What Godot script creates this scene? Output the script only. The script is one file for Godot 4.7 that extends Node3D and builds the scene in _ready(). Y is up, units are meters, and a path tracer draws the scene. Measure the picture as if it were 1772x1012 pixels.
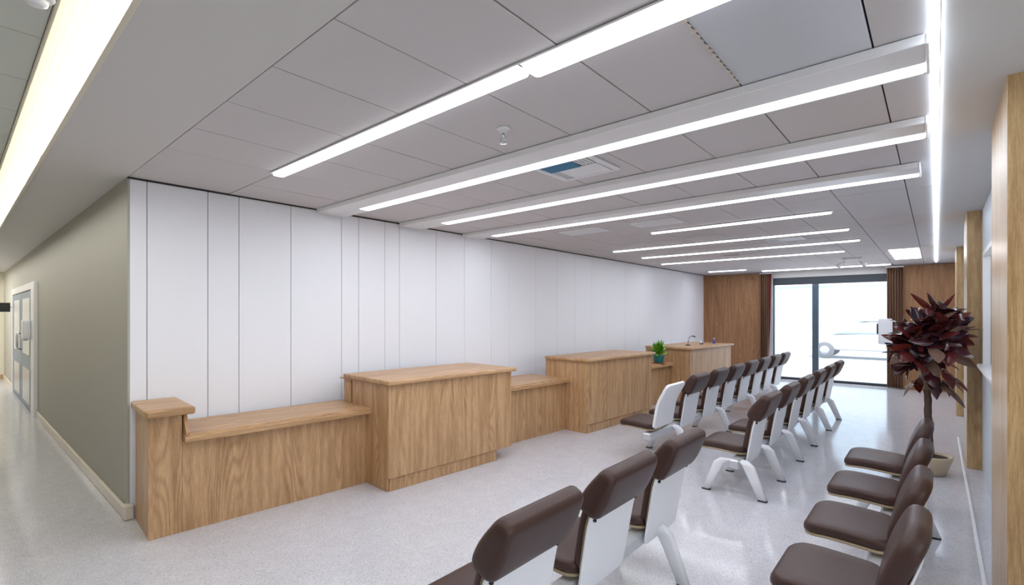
extends Node3D
# Waiting hall with oak reception counters, beam seating and linear ceiling lights.

const CEIL := 2.77
const WALL_X := -4.95
const END_Z := -14.0
const COR_Z := -0.95

var M := {}
var names := {}
var rng := RandomNumberGenerator.new()
var flat_uv := false
var grain_z := false   # wood grain along z on every face

# ------------------------------------------------------------------ helpers
func numbered(n: String) -> String:
	if not names.has(n):
		names[n] = 0
		return n
	names[n] += 1
	return "%s_%03d" % [n, names[n]]

func tag(o: Node3D, label := "", category := "", group := "", kind := "") -> Node3D:
	if label != "": o.set_meta("label", label)
	if category != "": o.set_meta("category", category)
	if group != "": o.set_meta("group", group)
	if kind != "": o.set_meta("kind", kind)
	return o

func thing(n: String, label: String, category: String, at := Vector3.ZERO, turn := 0.0, group := "") -> Node3D:
	var o := Node3D.new()
	o.name = numbered(n)
	add_child(o)
	o.position = at
	o.rotation.y = turn
	tag(o, label, category, group)
	return o

func part(parent: Node, n: String, mesh: Mesh, mat: Material, at := Vector3.ZERO) -> MeshInstance3D:
	var o := MeshInstance3D.new()
	o.name = numbered(n) if parent == self else n
	o.mesh = mesh
	o.material_override = mat
	o.position = at
	parent.add_child(o, true)
	return o

func struct(n: String, mesh: Mesh, mat: Material, label := "", category := "") -> MeshInstance3D:
	var o := part(self, n, mesh, mat)
	tag(o, label, category, "", "structure")
	return o

func stool() -> SurfaceTool:
	var st := SurfaceTool.new()
	st.begin(Mesh.PRIMITIVE_TRIANGLES)
	return st

func done(st: SurfaceTool) -> ArrayMesh:
	st.generate_normals()
	return st.commit()

func uvof(p: Vector3, n: Vector3) -> Vector2:
	var a := n.abs()
	if grain_z: return Vector2(p.x + p.y, p.z)
	if a.x >= a.y and a.x >= a.z: return Vector2(p.z, -p.y)
	if a.z >= a.y: return Vector2(p.x, -p.y)
	return Vector2(p.x, p.z)

# one flat polygon (convex) whose outside points along n
func face(st: SurfaceTool, pts: Array, n: Vector3, off := Vector2.ZERO) -> void:
	st.set_smooth_group(-1)
	var c: Vector3 = (pts[1] - pts[0]).cross(pts[2] - pts[0])
	var flip := c.dot(n) > 0.0
	for i in range(1, pts.size() - 1):
		var tri := [pts[0], pts[i + 1], pts[i]] if flip else [pts[0], pts[i], pts[i + 1]]
		for p in tri:
			st.set_uv(uvof(p, n) + off)
			st.add_vertex(p)

# chamfered box between two corners
func bx(st: SurfaceTool, a: Vector3, b: Vector3, bev := 0.003, off := Vector2.ZERO) -> void:
	var lo := Vector3(minf(a.x, b.x), minf(a.y, b.y), minf(a.z, b.z))
	var hi := Vector3(maxf(a.x, b.x), maxf(a.y, b.y), maxf(a.z, b.z))
	var s := hi - lo
	bev = minf(bev, minf(s.x, minf(s.y, s.z)) * 0.4)
	var c := (lo + hi) * 0.5
	var h := s * 0.5
	for ax in 3:
		var u := (ax + 1) % 3
		var v := (ax + 2) % 3
		for sg in [-1.0, 1.0]:
			var n := Vector3.ZERO
			n[ax] = sg
			var pts := []
			for q in [[-1, -1], [1, -1], [1, 1], [-1, 1]]:
				var p := c
				p[ax] += sg * h[ax]
				p[u] += q[0] * (h[u] - bev)
				p[v] += q[1] * (h[v] - bev)
				pts.append(p)
			face(st, pts, n, off)
	if bev <= 0.0: return
	for ax in 3:      # edges along ax
		var u := (ax + 1) % 3
		var v := (ax + 2) % 3
		for su in [-1.0, 1.0]:
			for sv in [-1.0, 1.0]:
				var pts := []
				for q in [[-1, 0], [1, 0], [1, 1], [-1, 1]]:
					var p := c
					p[ax] += q[0] * (h[ax] - bev)
					p[u] += su * (h[u] - (bev if q[1] == 1 else 0.0))
					p[v] += sv * (h[v] - (0.0 if q[1] == 1 else bev))
					pts.append(p)
				var n := Vector3.ZERO
				n[u] = su
				n[v] = sv * 0.99
				face(st, pts, n, off)
	for sx in [-1.0, 1.0]:
		for sy in [-1.0, 1.0]:
			for sz in [-1.0, 1.0]:
				var k := Vector3(sx, sy, sz)
				var p := c + k * h
				face(st, [p - Vector3(0, sy * bev, sz * bev), p - Vector3(sx * bev, 0, sz * bev), p - Vector3(sx * bev, sy * bev, 0)], k, off)

func boxm(a: Vector3, b: Vector3, bev := 0.003, off := Vector2.ZERO) -> ArrayMesh:
	var st := stool()
	bx(st, a, b, bev, off)
	return done(st)

# triangles kept with their outside out, smooth shaded
func solid(st: SurfaceTool, v: PackedVector3Array, t: PackedInt32Array, uv := PackedVector2Array(), group := 0, closed := true) -> void:
	var vol := 0.0
	if closed:
		var c := v[0]
		for i in range(0, t.size(), 3):
			vol += (v[t[i]] - c).dot((v[t[i + 1]] - c).cross(v[t[i + 2]] - c))
	st.set_smooth_group(group)
	for i in range(0, t.size(), 3):
		var tri := [t[i], t[i + 1], t[i + 2]] if vol <= 0.0 else [t[i], t[i + 2], t[i + 1]]
		for k in tri:
			if uv.size() > 0: st.set_uv(uv[k])
			elif flat_uv: st.set_uv(Vector2(v[k].x + v[k].y + 1.2, v[k].z + 2.6))
			else: st.set_uv(Vector2(v[k].x + v[k].z, v[k].y))
			st.add_vertex(v[k])

# rings of equal length joined into a closed body
func loft(st: SurfaceTool, rings: Array, capped := true, group := 0) -> void:
	var v := PackedVector3Array()
	var t := PackedInt32Array()
	var n: int = rings[0].size()
	for r in rings:
		for p in r: v.append(p)
	for k in rings.size() - 1:
		for i in n:
			var j := (i + 1) % n
			var a := k * n + i
			var b := k * n + j
			t.append_array([a, b, b + n, a, b + n, a + n])
	if capped:
		for e in [0, rings.size() - 1]:
			var c := Vector3.ZERO
			for p in rings[e]: c += p
			v.append(c / n)
			var m := v.size() - 1
			for i in n:
				var a: int = e * n + i
				var b: int = e * n + (i + 1) % n
				t.append_array([m, b, a] if e == 0 else [m, a, b])
	solid(st, v, t, PackedVector2Array(), group)

func round_ring(c: Vector3, x: Vector3, y: Vector3, rx: float, ry: float, n := 12, power := 1.0) -> Array:
	var r := []
	for i in n:
		var a := TAU * i / n
		var ca := cos(a)
		var sa := sin(a)
		r.append(c + x * rx * signf(ca) * pow(absf(ca), power) + y * ry * signf(sa) * pow(absf(sa), power))
	return r

func lathe(st: SurfaceTool, prof: Array, at := Vector3.ZERO, n := 20) -> void:
	var rings := []
	for p in prof: rings.append(round_ring(at + Vector3(0, p[1], 0), Vector3.RIGHT, Vector3.BACK, maxf(p[0], 0.0005), maxf(p[0], 0.0005), n))
	loft(st, rings)

func tube(st: SurfaceTool, path: Array, radii, n := 8) -> void:
	var rings := []
	for i in path.size():
		var d: Vector3 = (path[mini(i + 1, path.size() - 1)] - path[maxi(i - 1, 0)]).normalized()
		var x := d.cross(Vector3.UP if absf(d.y) < 0.9 else Vector3.RIGHT).normalized()
		var y := d.cross(x).normalized()
		var r: float = radii[i] if radii is Array else radii
		rings.append(round_ring(path[i], x, y, r, r, n))
	loft(st, rings)

# cushion: rounded slab, plan (a, c), thickness b; bent by f
func slab(st: SurfaceTool, ha: float, hc: float, b0: float, b1: float, rc: float, re: float, f: Callable, sub := 4, ncor := 4, nedge := 3) -> void:
	var outline := []
	for q in [[1, 1, 0.0], [-1, 1, 90.0], [-1, -1, 180.0], [1, -1, 270.0]]:
		for i in ncor + 1:
			var an := deg_to_rad(q[2] + 90.0 * i / ncor)
			outline.append([Vector2(q[0] * (ha - rc), q[1] * (hc - rc)), Vector2(cos(an), sin(an)), rc])
		var nx: Array = [[-1, 1, 90.0], [-1, -1, 180.0], [1, -1, 270.0], [1, 1, 0.0]][[[1, 1, 0.0], [-1, 1, 90.0], [-1, -1, 180.0], [1, -1, 270.0]].find(q)]
		var an2 := deg_to_rad(q[2] + 90.0)
		var nrm := Vector2(cos(an2), sin(an2))
		var p0 := Vector2(q[0] * (ha - rc), q[1] * (hc - rc))
		var p1 := Vector2(nx[0] * (ha - rc), nx[1] * (hc - rc))
		for i in range(1, sub):
			outline.append([p0.lerp(p1, float(i) / sub), nrm, rc])
	var rings := []
	var mid := (b0 + b1) * 0.5
	for sc in [0.35, 0.7]:
		var r := []
		for o in outline:
			var p: Vector2 = (o[0] + o[1] * (o[2] - re)) * sc
			r.append(f.call(Vector3(p.x, b0, p.y)))
		rings.append(r)
	for side in 2:
		for k in nedge + 1:
			var an := deg_to_rad(90.0 * k / nedge) if side == 0 else deg_to_rad(90.0 - 90.0 * k / nedge)
			var inset := re * (1.0 - sin(an))
			var b := b0 + re * (1.0 - cos(an)) if side == 0 else b1 - re * (1.0 - cos(an))
			var r := []
			for o in outline:
				var p: Vector2 = o[0] + o[1] * (o[2] - inset)
				r.append(f.call(Vector3(p.x, b, p.y)))
			rings.append(r)
	for sc in [0.7, 0.35]:
		var r := []
		for o in outline:
			var p: Vector2 = (o[0] + o[1] * (o[2] - re)) * sc
			r.append(f.call(Vector3(p.x, b1, p.y)))
		rings.append(r)
	loft(st, rings)

# polygon in x, y drawn out along z
func prism(st: SurfaceTool, poly: Array, z0: float, z1: float, off := Vector2.ZERO) -> void:
	var n := poly.size()
	var area := 0.0
	for i in n:
		var p: Vector2 = poly[i]
		var q: Vector2 = poly[(i + 1) % n]
		area += p.cross(q)
	for i in n:
		var p: Vector2 = poly[i]
		var q: Vector2 = poly[(i + 1) % n]
		var d := q - p
		var nn := Vector3(d.y, -d.x, 0) * signf(area)
		face(st, [Vector3(p.x, p.y, z0), Vector3(q.x, q.y, z0), Vector3(q.x, q.y, z1), Vector3(p.x, p.y, z1)], nn.normalized(), off)
	var idx := Geometry2D.triangulate_polygon(PackedVector2Array(poly))
	for i in range(0, idx.size(), 3):
		for e in [[z0, -1.0], [z1, 1.0]]:
			if signf(z1 - z0) < 0.0: e = [e[0], -e[1]]
			var pts := []
			for k in 3:
				var p: Vector2 = poly[idx[i + k]]
				pts.append(Vector3(p.x, p.y, e[0]))
			face(st, pts, Vector3(0, 0, e[1]), off)

# ------------------------------------------------------------------ materials
func mat(n: String, c: Color, rough := 0.6, metal := 0.0) -> StandardMaterial3D:
	var m := StandardMaterial3D.new()
	m.resource_name = n
	m.albedo_color = c
	m.roughness = rough
	m.metallic = metal
	M[n] = m
	return m

func wood_image(sd: int, light: Color, dark: Color) -> ImageTexture:
	var w := 1024
	var h := 960
	var a := FastNoiseLite.new()
	a.seed = sd
	a.noise_type = FastNoiseLite.TYPE_SIMPLEX
	a.fractal_type = FastNoiseLite.FRACTAL_NONE
	a.frequency = 1.0
	var im := Image.create(w, h, false, Image.FORMAT_RGB8)
	for j in h:
		var y := j * 3.0 / h
		for i in w:
			var x := i * 2.4 / w
			var warp := a.get_noise_2d(x * 2.6, y * 0.45) * 0.12 + a.get_noise_2d(x * 11.0 + 40.0, y * 1.4) * 0.012
			var band := 0.5 + 0.5 * sin((x + warp) * 150.0)
			band = band * band * (0.5 + 0.5 * a.get_noise_2d(x * 5.0 + 3.0, y * 0.7 + 9.0))
			var streak := 0.5 + 0.5 * a.get_noise_2d(x * 190.0, y * 5.0 + 11.0)
			var fine := 0.5 + 0.5 * a.get_noise_2d(x * 420.0 + 9.0, y * 22.0)
			var tone := 0.5 + 0.5 * a.get_noise_2d(x * 14.0 + 70.0, y * 0.8)
			var t := clampf(0.34 * band + 0.34 * streak + 0.16 * fine + 0.30 * tone - 0.02, 0.0, 1.0)
			im.set_pixel(i, j, light.lerp(dark, t))
	return ImageTexture.create_from_image(im)

func make_materials() -> void:
	var oak := wood_image(3, Color8(236, 200, 160), Color8(158, 119, 82))
	for d in [["oak", Color(0.93, 0.91, 0.87), 0.4], ["oak_column", Color(0.92, 0.925, 0.86), 0.3], ["oak_dark", Color(0.78, 0.70, 0.63), 0.5]]:
		var m := mat(d[0], d[1], d[2])
		m.albedo_texture = oak
		m.uv1_scale = Vector3(1.0 / 2.4, 1.0 / 3.0, 1.0)
	# terrazzo: fine pale chips in a light grey binder
	var n := FastNoiseLite.new()
	n.seed = 8
	n.noise_type = FastNoiseLite.TYPE_CELLULAR
	n.cellular_return_type = FastNoiseLite.RETURN_CELL_VALUE
	n.fractal_type = FastNoiseLite.FRACTAL_NONE
	n.frequency = 1.0
	var s := FastNoiseLite.new()
	s.seed = 21
	s.fractal_type = FastNoiseLite.FRACTAL_FBM
	s.frequency = 1.0
	var im := Image.create(1024, 1024, false, Image.FORMAT_RGB8)
	var r := RandomNumberGenerator.new()
	r.seed = 5
	for j in 1024:
		for i in 1024:
			var c := n.get_noise_2d(i * 0.26, j * 0.26)
			var v := 0.865 + c * 0.05 + s.get_noise_2d(i * 0.006, j * 0.006) * 0.02 + r.randf_range(-0.02, 0.02)
			if c > 0.78: v -= 0.12
			elif c < -0.86: v -= 0.07
			im.set_pixel(i, j, Color(v * 0.995, v * 0.985, v))
	var ter := mat("terrazzo", Color(0.945, 0.955, 0.97), 0.13)
	ter.albedo_texture = ImageTexture.create_from_image(im)
	ter.uv1_triplanar = true
	ter.uv1_world_triplanar = true
	ter.uv1_scale = Vector3(0.7, 0.7, 0.7)
	mat("panel_white", Color8(243, 245, 251), 0.4)
	mat("tile_white", Color8(211, 207, 208), 0.7)
	mat("tile_silver", Color8(216, 219, 226), 0.22, 0.1)
	mat("soffit", Color8(215, 213, 211), 0.65)
	mat("gap", Color8(52, 50, 50), 0.9)
	mat("corridor_wall", Color8(176, 174, 165), 0.6)
	mat("corridor_tile", Color8(206, 210, 200), 0.7)
	mat("cream", Color8(226, 220, 202), 0.6)
	mat("stone", Color8(220, 210, 198), 0.35)
	mat("white_paint", Color8(238, 238, 240), 0.35)
	mat("white_plastic", Color8(235, 236, 240), 0.3)
	mat("grey_wall", Color8(206, 211, 216), 0.45)
	var lea := mat("leather", Color8(68, 48, 43), 0.4)
	lea.metallic_specular = 0.4
	var bn := NoiseTexture2D.new()
	bn.width = 512
	bn.height = 512
	bn.seamless = true
	var fb := FastNoiseLite.new()
	fb.seed = 4
	fb.noise_type = FastNoiseLite.TYPE_CELLULAR
	fb.frequency = 0.09
	bn.as_normal_map = true
	bn.bump_strength = 1.2
	bn.noise = fb
	lea.normal_enabled = true
	lea.normal_texture = bn
	lea.normal_scale = 0.25
	lea.uv1_triplanar = true
	lea.uv1_scale = Vector3(5, 5, 5)
	var pale := lea.duplicate()
	pale.albedo_color = Color8(128, 112, 106)
	M.leather_pale = pale
	mat("piping", Color8(168, 150, 122), 0.5)
	mat("silver", Color8(240, 243, 249), 0.3, 0.0)
	mat("steel", Color8(208, 210, 215), 0.3, 0.4)
	mat("bronze", Color8(140, 122, 100), 0.35, 0.5)
	mat("chrome", Color8(205, 207, 210), 0.12, 1.0)
	mat("bolt", Color8(40, 36, 36), 0.4, 0.4)
	mat("rubber", Color8(60, 60, 62), 0.7)
	mat("frame_blue", Color8(78, 94, 106), 0.4, 0.1)
	mat("frame_dark", Color8(54, 62, 70), 0.5, 0.1)
	mat("curtain_brown", Color8(112, 82, 62), 0.85)
	mat("curtain_red", Color8(122, 60, 52), 0.85)
	mat("door_blue", Color8(132, 150, 172), 0.4)
	mat("louvre_blue", Color8(70, 134, 172), 0.4)
	mat("dark", Color8(42, 42, 46), 0.6)
	var gl := mat("glass", Color(0.9, 0.95, 0.97, 0.06), 0.02)
	gl.transparency = BaseMaterial3D.TRANSPARENCY_ALPHA
	var em := mat("lamp_white", Color8(245, 246, 250), 0.5)
	em.emission_enabled = true
	em.emission = Color(0.97, 0.975, 1.0)
	em.emission_energy_multiplier = 2.2
	var ew := mat("lamp_warm", Color8(250, 248, 236), 0.5)
	ew.emission_enabled = true
	ew.emission = Color(1.0, 0.985, 0.92)
	ew.emission_energy_multiplier = 2.5
	for d in [["leaf_a", Color8(58, 24, 30)], ["leaf_b", Color8(88, 34, 34)], ["leaf_c", Color8(112, 42, 30)], ["leaf_d", Color8(112, 88, 76)], ["leaf_e", Color8(40, 20, 30)]]:
		var m := mat(d[0], d[1], 0.2)
		m.backlight_enabled = true
		m.backlight = Color(0.18, 0.08, 0.06)
	mat("stem", Color8(120, 100, 84), 0.7)
	mat("bark", Color8(84, 66, 56), 0.85)
	mat("soil", Color8(64, 46, 36), 0.95)
	mat("pot_beige", Color8(196, 176, 148), 0.4)
	mat("leaf_green", Color8(86, 158, 40), 0.45)
	mat("leaf_lime", Color8(146, 190, 60), 0.45)
	mat("teal_glaze", Color8(30, 120, 118), 0.2)
	mat("terracotta", Color8(190, 96, 60), 0.8)
	mat("purple", Color8(96, 86, 150), 0.35)
	mat("pavement", Color8(214, 208, 204), 0.9)
	mat("road", Color8(190, 192, 196), 0.9)
	mat("facade", Color8(188, 208, 222), 0.9)
	mat("facade_white", Color8(238, 240, 242), 0.9)
	mat("car_white", Color8(236, 238, 240), 0.2)
	mat("car_glass", Color8(184, 200, 210), 0.1)
	mat("tyre", Color8(120, 122, 126), 0.8)
	mat("hedge", Color8(186, 160, 140), 0.9)

# ------------------------------------------------------------------ camera, sky, light
func area(parent: Node, at: Vector3, size: Vector2, energy: float, color: Color, down := true) -> AreaLight3D:
	var l := AreaLight3D.new()
	l.name = "light"
	l.area_size = size
	l.light_energy = energy
	l.light_color = color
	l.area_range = 30.0
	l.area_attenuation = 2.0
	l.shadow_enabled = true
	parent.add_child(l, true)
	l.position = at
	if down: l.rotation.x = -PI / 2
	return l

func camera_and_sky() -> void:
	var cam := Camera3D.new()
	cam.name = "camera"
	cam.projection = Camera3D.PROJECTION_FRUSTUM
	cam.near = 0.05
	cam.far = 200.0
	cam.size = 2.0 * 0.05 * 506.0 / 846.0
	cam.frustum_offset = Vector2(0, 0.05 * 39.0 / 846.0)
	cam.position = Vector3(0, 1.65, 0)
	cam.rotation.y = atan2(734.0, 846.0)
	add_child(cam)
	cam.current = true
	var env := Environment.new()
	env.background_mode = Environment.BG_SKY
	var sk := ProceduralSkyMaterial.new()
	sk.sky_top_color = Color(0.90, 0.94, 0.98)
	sk.sky_horizon_color = Color(0.97, 0.98, 1.0)
	sk.ground_horizon_color = Color(0.85, 0.86, 0.88)
	sk.ground_bottom_color = Color(0.7, 0.7, 0.7)
	sk.sky_energy_multiplier = 1.0
	env.sky = Sky.new()
	env.sky.sky_material = sk
	env.background_energy_multiplier = 2.7
	env.tonemap_mode = Environment.TONE_MAPPER_LINEAR
	env.tonemap_exposure = 1.58
	env.sdfgi_enabled = true
	env.ssao_enabled = true
	env.ssil_enabled = true
	var we := WorldEnvironment.new()
	we.name = "environment"
	we.environment = env
	add_child(we)

# ------------------------------------------------------------------ structure
func build_shell() -> void:
	var fl := struct("floor", boxm(Vector3(-18.6, -0.2, END_Z - 0.2), Vector3(4.0, 0.0, 4.0), 0.0), M.terrazzo, "pale speckled terrazzo floor, polished", "floor")
	fl.set_meta("kind", "structure")
	# --- left wall of tall white panels
	var st := stool()
	bx(st, Vector3(WALL_X - 0.2, 0, END_Z - 0.2), Vector3(WALL_X - 0.022, CEIL + 0.3, COR_Z - 0.016), 0.0)
	var wl := struct("wall_left", done(st), M.gap, "wall of tall white panels behind the reception counters", "wall")
	var cuts := [-0.963, -1.08, -1.53, -1.79, -2.28, -2.84, -3.05, -3.4, -3.61, -4.19, -4.7, -5.24, -5.65, -6.3, -6.89, -7.45, -8.02, -8.58, -9.3, -9.96, -10.68, -11.66, -12.39, -13.39, -14.0]
	for i in cuts.size() - 1:
		part(wl, "wall_panel", boxm(Vector3(WALL_X - 0.022, 0.0, cuts[i] - 0.0025), Vector3(WALL_X, CEIL - 0.012, cuts[i + 1] + 0.0025), 0.002), M.panel_white)
	# --- corridor wall
	st = stool()
	bx(st, Vector3(-18.6, 0, COR_Z - 0.18), Vector3(WALL_X - 0.2, CEIL + 0.3, COR_Z), 0.0)
	bx(st, Vector3(WALL_X - 0.2, 0, COR_Z - 0.015), Vector3(WALL_X - 0.0005, CEIL + 0.3, COR_Z), 0.001)
	struct("wall_corridor", done(st), M.corridor_wall, "greige painted corridor wall beside the white panel wall", "wall")
	var bb := struct("baseboard_corridor", boxm(Vector3(-18.4, 0, COR_Z), Vector3(-15.3, 0.10, COR_Z + 0.025), 0.006), M.stone, "beige stone baseboard along the corridor wall", "baseboard")
	var x0 := -10.95
	while x0 < -5.05:
		var x1 := minf(x0 + 0.99, -4.97)
		part(bb, "baseboard_stone", boxm(Vector3(x0, 0, COR_Z), Vector3(x1 - 0.004, 0.10, COR_Z + 0.025), 0.006), M.stone)
		x0 += 0.99
	part(bb, "corner_stone", boxm(Vector3(-4.99, 0, COR_Z - 0.04), Vector3(-4.90, 0.12, COR_Z + 0.032), 0.012), M.stone)
	struct("wall_corridor_end", boxm(Vector3(-18.7, 0, COR_Z), Vector3(-18.4, CEIL + 0.3, 1.8), 0.0), M.cream, "cream wall closing the far end of the corridor", "wall")
	struct("baseboard_corridor_end", boxm(Vector3(-18.4, 0, COR_Z + 0.03), Vector3(-18.375, 0.10, 1.6), 0.005), M.oak, "wooden baseboard on the corridor end wall", "baseboard")
	# walls behind the camera
	struct("wall_corridor_back", boxm(Vector3(-18.6, 0, 1.6), Vector3(-3.0, CEIL + 0.3, 1.8), 0.0), M.cream, "cream wall on the other side of the corridor", "wall")
	struct("wall_back", boxm(Vector3(-3.2, 0, 3.6), Vector3(4.0, CEIL + 0.3, 3.8), 0.0), M.cream, "cream back wall of the hall", "wall")
	struct("wall_back_side", boxm(Vector3(-3.2, 0, 1.8), Vector3(-3.0, CEIL + 0.3, 3.6), 0.0), M.cream, "cream side wall at the back of the hall", "wall")
	st = stool()
	bx(st, Vector3(2.6, 0, -3.0), Vector3(2.8, 0.7, 3.6), 0.0)
	bx(st, Vector3(2.6, 2.5, -3.0), Vector3(2.8, CEIL + 0.3, 3.6), 0.0)
	bx(st, Vector3(2.6, 0.7, -3.0), Vector3(2.8, 2.5, -2.2), 0.0)
	bx(st, Vector3(2.6, 0.7, 1.6), Vector3(2.8, 2.5, 3.6), 0.0)
	var w3 := thing("window_3", "wide white framed window in the right wall at the back of hall", "window", Vector3(2.7, 0.7, -0.3))
	tag(w3, "", "", "", "structure")
	for k in 5:
		var zz := -1.9 + k * 0.95
		part(w3, "frame_bar", boxm(Vector3(-0.03, 0, zz - 0.03), Vector3(0.03, 1.8, zz + 0.03), 0.004), M.white_paint)
		if k < 4: part(w3, "pane", boxm(Vector3(-0.004, 0.05, zz + 0.03), Vector3(0.002, 1.75, zz + 0.92), 0.0), M.glass)
	part(w3, "frame_rail", boxm(Vector3(-0.03, 0, -1.87), Vector3(0.03, 0.05, 1.87), 0.004), M.white_paint)
	part(w3, "frame_rail", boxm(Vector3(-0.03, 1.75, -1.87), Vector3(0.03, 1.8, 1.87), 0.004), M.white_paint)
	struct("wall_right_back", done(st), M.cream, "cream right wall at the back of the hall", "wall")
	struct("wall_right_return", boxm(Vector3(0.6, 0, -3.2), Vector3(2.8, CEIL + 0.3, -3.0), 0.0), M.cream, "cream return wall behind the first wooden column", "wall")
	# --- right wall with columns
	build_right_wall()
	build_end_wall()

func build_right_wall() -> void:
	var st := stool()
	var X := 0.37
	bx(st, Vector3(X, 0, END_Z - 0.2), Vector3(X + 0.25, 1.14, -3.2), 0.0)
	bx(st, Vector3(X, 2.3, END_Z - 0.2), Vector3(X + 0.25, CEIL + 0.3, -3.2), 0.0)
	bx(st, Vector3(X, 1.14, END_Z - 0.2), Vector3(X + 0.25, 2.3, -7.0), 0.0)
	bx(st, Vector3(X, 1.14, -4.4), Vector3(X + 0.25, 2.3, -3.2), 0.0)
	struct("wall_right", done(st), M.grey_wall, "pale grey wall behind the wooden columns", "wall")
	var w := thing("window_1", "white framed side window with a white sill between wooden columns", "window", Vector3(X, 1.14, -5.7))
	tag(w, "", "", "", "structure")
	var f := stool()
	bx(f, Vector3(-0.01, 0.0, 1.3), Vector3(0.06, 1.16, 1.25))
	bx(f, Vector3(-0.01, 0.0, -1.3), Vector3(0.06, 1.16, -1.25))
	bx(f, Vector3(-0.01, 1.11, -1.25), Vector3(0.06, 1.16, 1.25))
	bx(f, Vector3(-0.01, 0.0, -0.03), Vector3(0.05, 1.11, 0.03))
	part(w, "window_frame", done(f), M.white_paint)
	part(w, "window_sill", boxm(Vector3(-0.05, -0.03, -1.32), Vector3(0.04, 0.004, 1.32), 0.005), M.white_paint)
	for s in [-1.0, 1.0]:
		part(w, "pane", boxm(Vector3(0.02, 0.0, s * 0.03), Vector3(0.026, 1.11, s * 1.25), 0.0), M.glass)
	var spots := [[-3.23, -4.08, "broad pale oak column standing closest to the return wall"], [-7.2, -7.95, "pale oak column beside the side window, next to the red-leaved tree"], [-10.8, -11.5, "pale oak column standing closest to the end curtain"]]
	for s in spots:
		var c := thing("wood_column", s[2], "column", Vector3(0.25, 0, (s[0] + s[1]) * 0.5), 0.0, "oak columns along the right wall")
		tag(c, "", "", "", "structure")
		var h: float = absf(s[0] - s[1]) * 0.5
		part(c, "column_core", boxm(Vector3(0.006, 0, -h + 0.006), Vector3(0.35 if h > 0.4 else 0.13, CEIL, h - 0.006), 0.0), M.oak_column)
		part(c, "veneer_board", boxm(Vector3(0.0, 0, h - 0.006), Vector3(0.36 if h > 0.4 else 0.13, CEIL, h), 0.002, Vector2(0.6, 2.9)), M.oak_column)
		part(c, "veneer_board", boxm(Vector3(0.0, 0, -h), Vector3(0.006, CEIL, h - 0.0065), 0.002, Vector2(1.2, 2.9)), M.oak_column)
	struct("trim_1", boxm(Vector3(0.213, 0, -8.9), Vector3(0.235, 0.014, -3.1), 0.004), M.white_paint, "low white kerb strip on the floor along the wooden columns", "kerb")

func build_end_wall() -> void:
	var z := END_Z
	var st := stool()
	bx(st, Vector3(-5.2, 0, z - 0.25), Vector3(-3.2, CEIL + 0.3, z), 0.0)
	bx(st, Vector3(-0.82, 0, z - 0.25), Vector3(0.6, CEIL + 0.3, z), 0.0)
	bx(st, Vector3(-3.2, 2.60, z - 0.25), Vector3(-0.82, CEIL + 0.3, z), 0.0)
	struct("wall_end", done(st), M.soffit, "end wall around the wide window", "wall")
	var wp := struct("trim_2", boxm(Vector3(WALL_X + 0.005, 0, z), Vector3(-3.42, CEIL - 0.03, z + 0.05), 0.004, Vector2(5.0, 2.9)), M.oak_dark, "brown wood veneer panel on the end wall beside the white panels", "wall panel")
	part(wp, "edge_strip", boxm(Vector3(WALL_X + 0.004, 0, z + 0.05), Vector3(WALL_X + 0.05, CEIL - 0.03, z + 0.06), 0.003), M.oak_dark)
	var wq := struct("trim_3", boxm(Vector3(-0.60, 0, z), Vector3(0.37, CEIL - 0.02, z + 0.05), 0.004, Vector2(1.0, 2.9)), M.oak_dark, "brown wood veneer panel on the end wall behind the red-leaved tree", "wall panel")
	part(wq, "skirting", boxm(Vector3(-0.59, 0, z + 0.05), Vector3(0.369, 0.1, z + 0.06), 0.003), M.oak_dark)
	# curtains
	curtain("curtain", "brown curtain with a dark red leading edge left of the wide window", -3.46, -3.20, 0.12)
	curtain("curtain", "brown gathered curtain between the wide window and the wood panel", -0.84, -0.56, 0.0)
	# window
	var w := thing("window_2", "wide floor-to-ceiling shop window in a blue grey metal frame", "window", Vector3(-2.01, 0, z - 0.08))
	tag(w, "", "", "", "structure")
	var L := -1.19
	var R := 1.19
	part(w, "header", boxm(Vector3(L, 2.42, -0.05), Vector3(R, 2.60, 0.06), 0.004), M.frame_dark)
	part(w, "bottom_rail", boxm(Vector3(L, 0.0, -0.05), Vector3(R, 0.07, 0.05), 0.004), M.frame_dark)
	part(w, "threshold", boxm(Vector3(L, -0.004, 0.05), Vector3(R, 0.012, 0.11), 0.003), M.steel)
	part(w, "mullion", boxm(Vector3(-0.31, 0.07, -0.06), Vector3(-0.18, 2.42, 0.07), 0.006), M.frame_blue)
	part(w, "jamb", boxm(Vector3(L, 0.07, -0.05), Vector3(L + 0.03, 2.42, 0.05), 0.004), M.frame_blue)
	part(w, "jamb", boxm(Vector3(R - 0.03, 0.07, -0.05), Vector3(R, 2.42, 0.05), 0.004), M.frame_blue)
	part(w, "pane", boxm(Vector3(L + 0.03, 0.07, -0.008), Vector3(-0.31, 2.42, 0.0), 0.0), M.glass)
	part(w, "pane", boxm(Vector3(-0.18, 0.07, -0.008), Vector3(R - 0.03, 2.42, 0.0), 0.0), M.glass)

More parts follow.
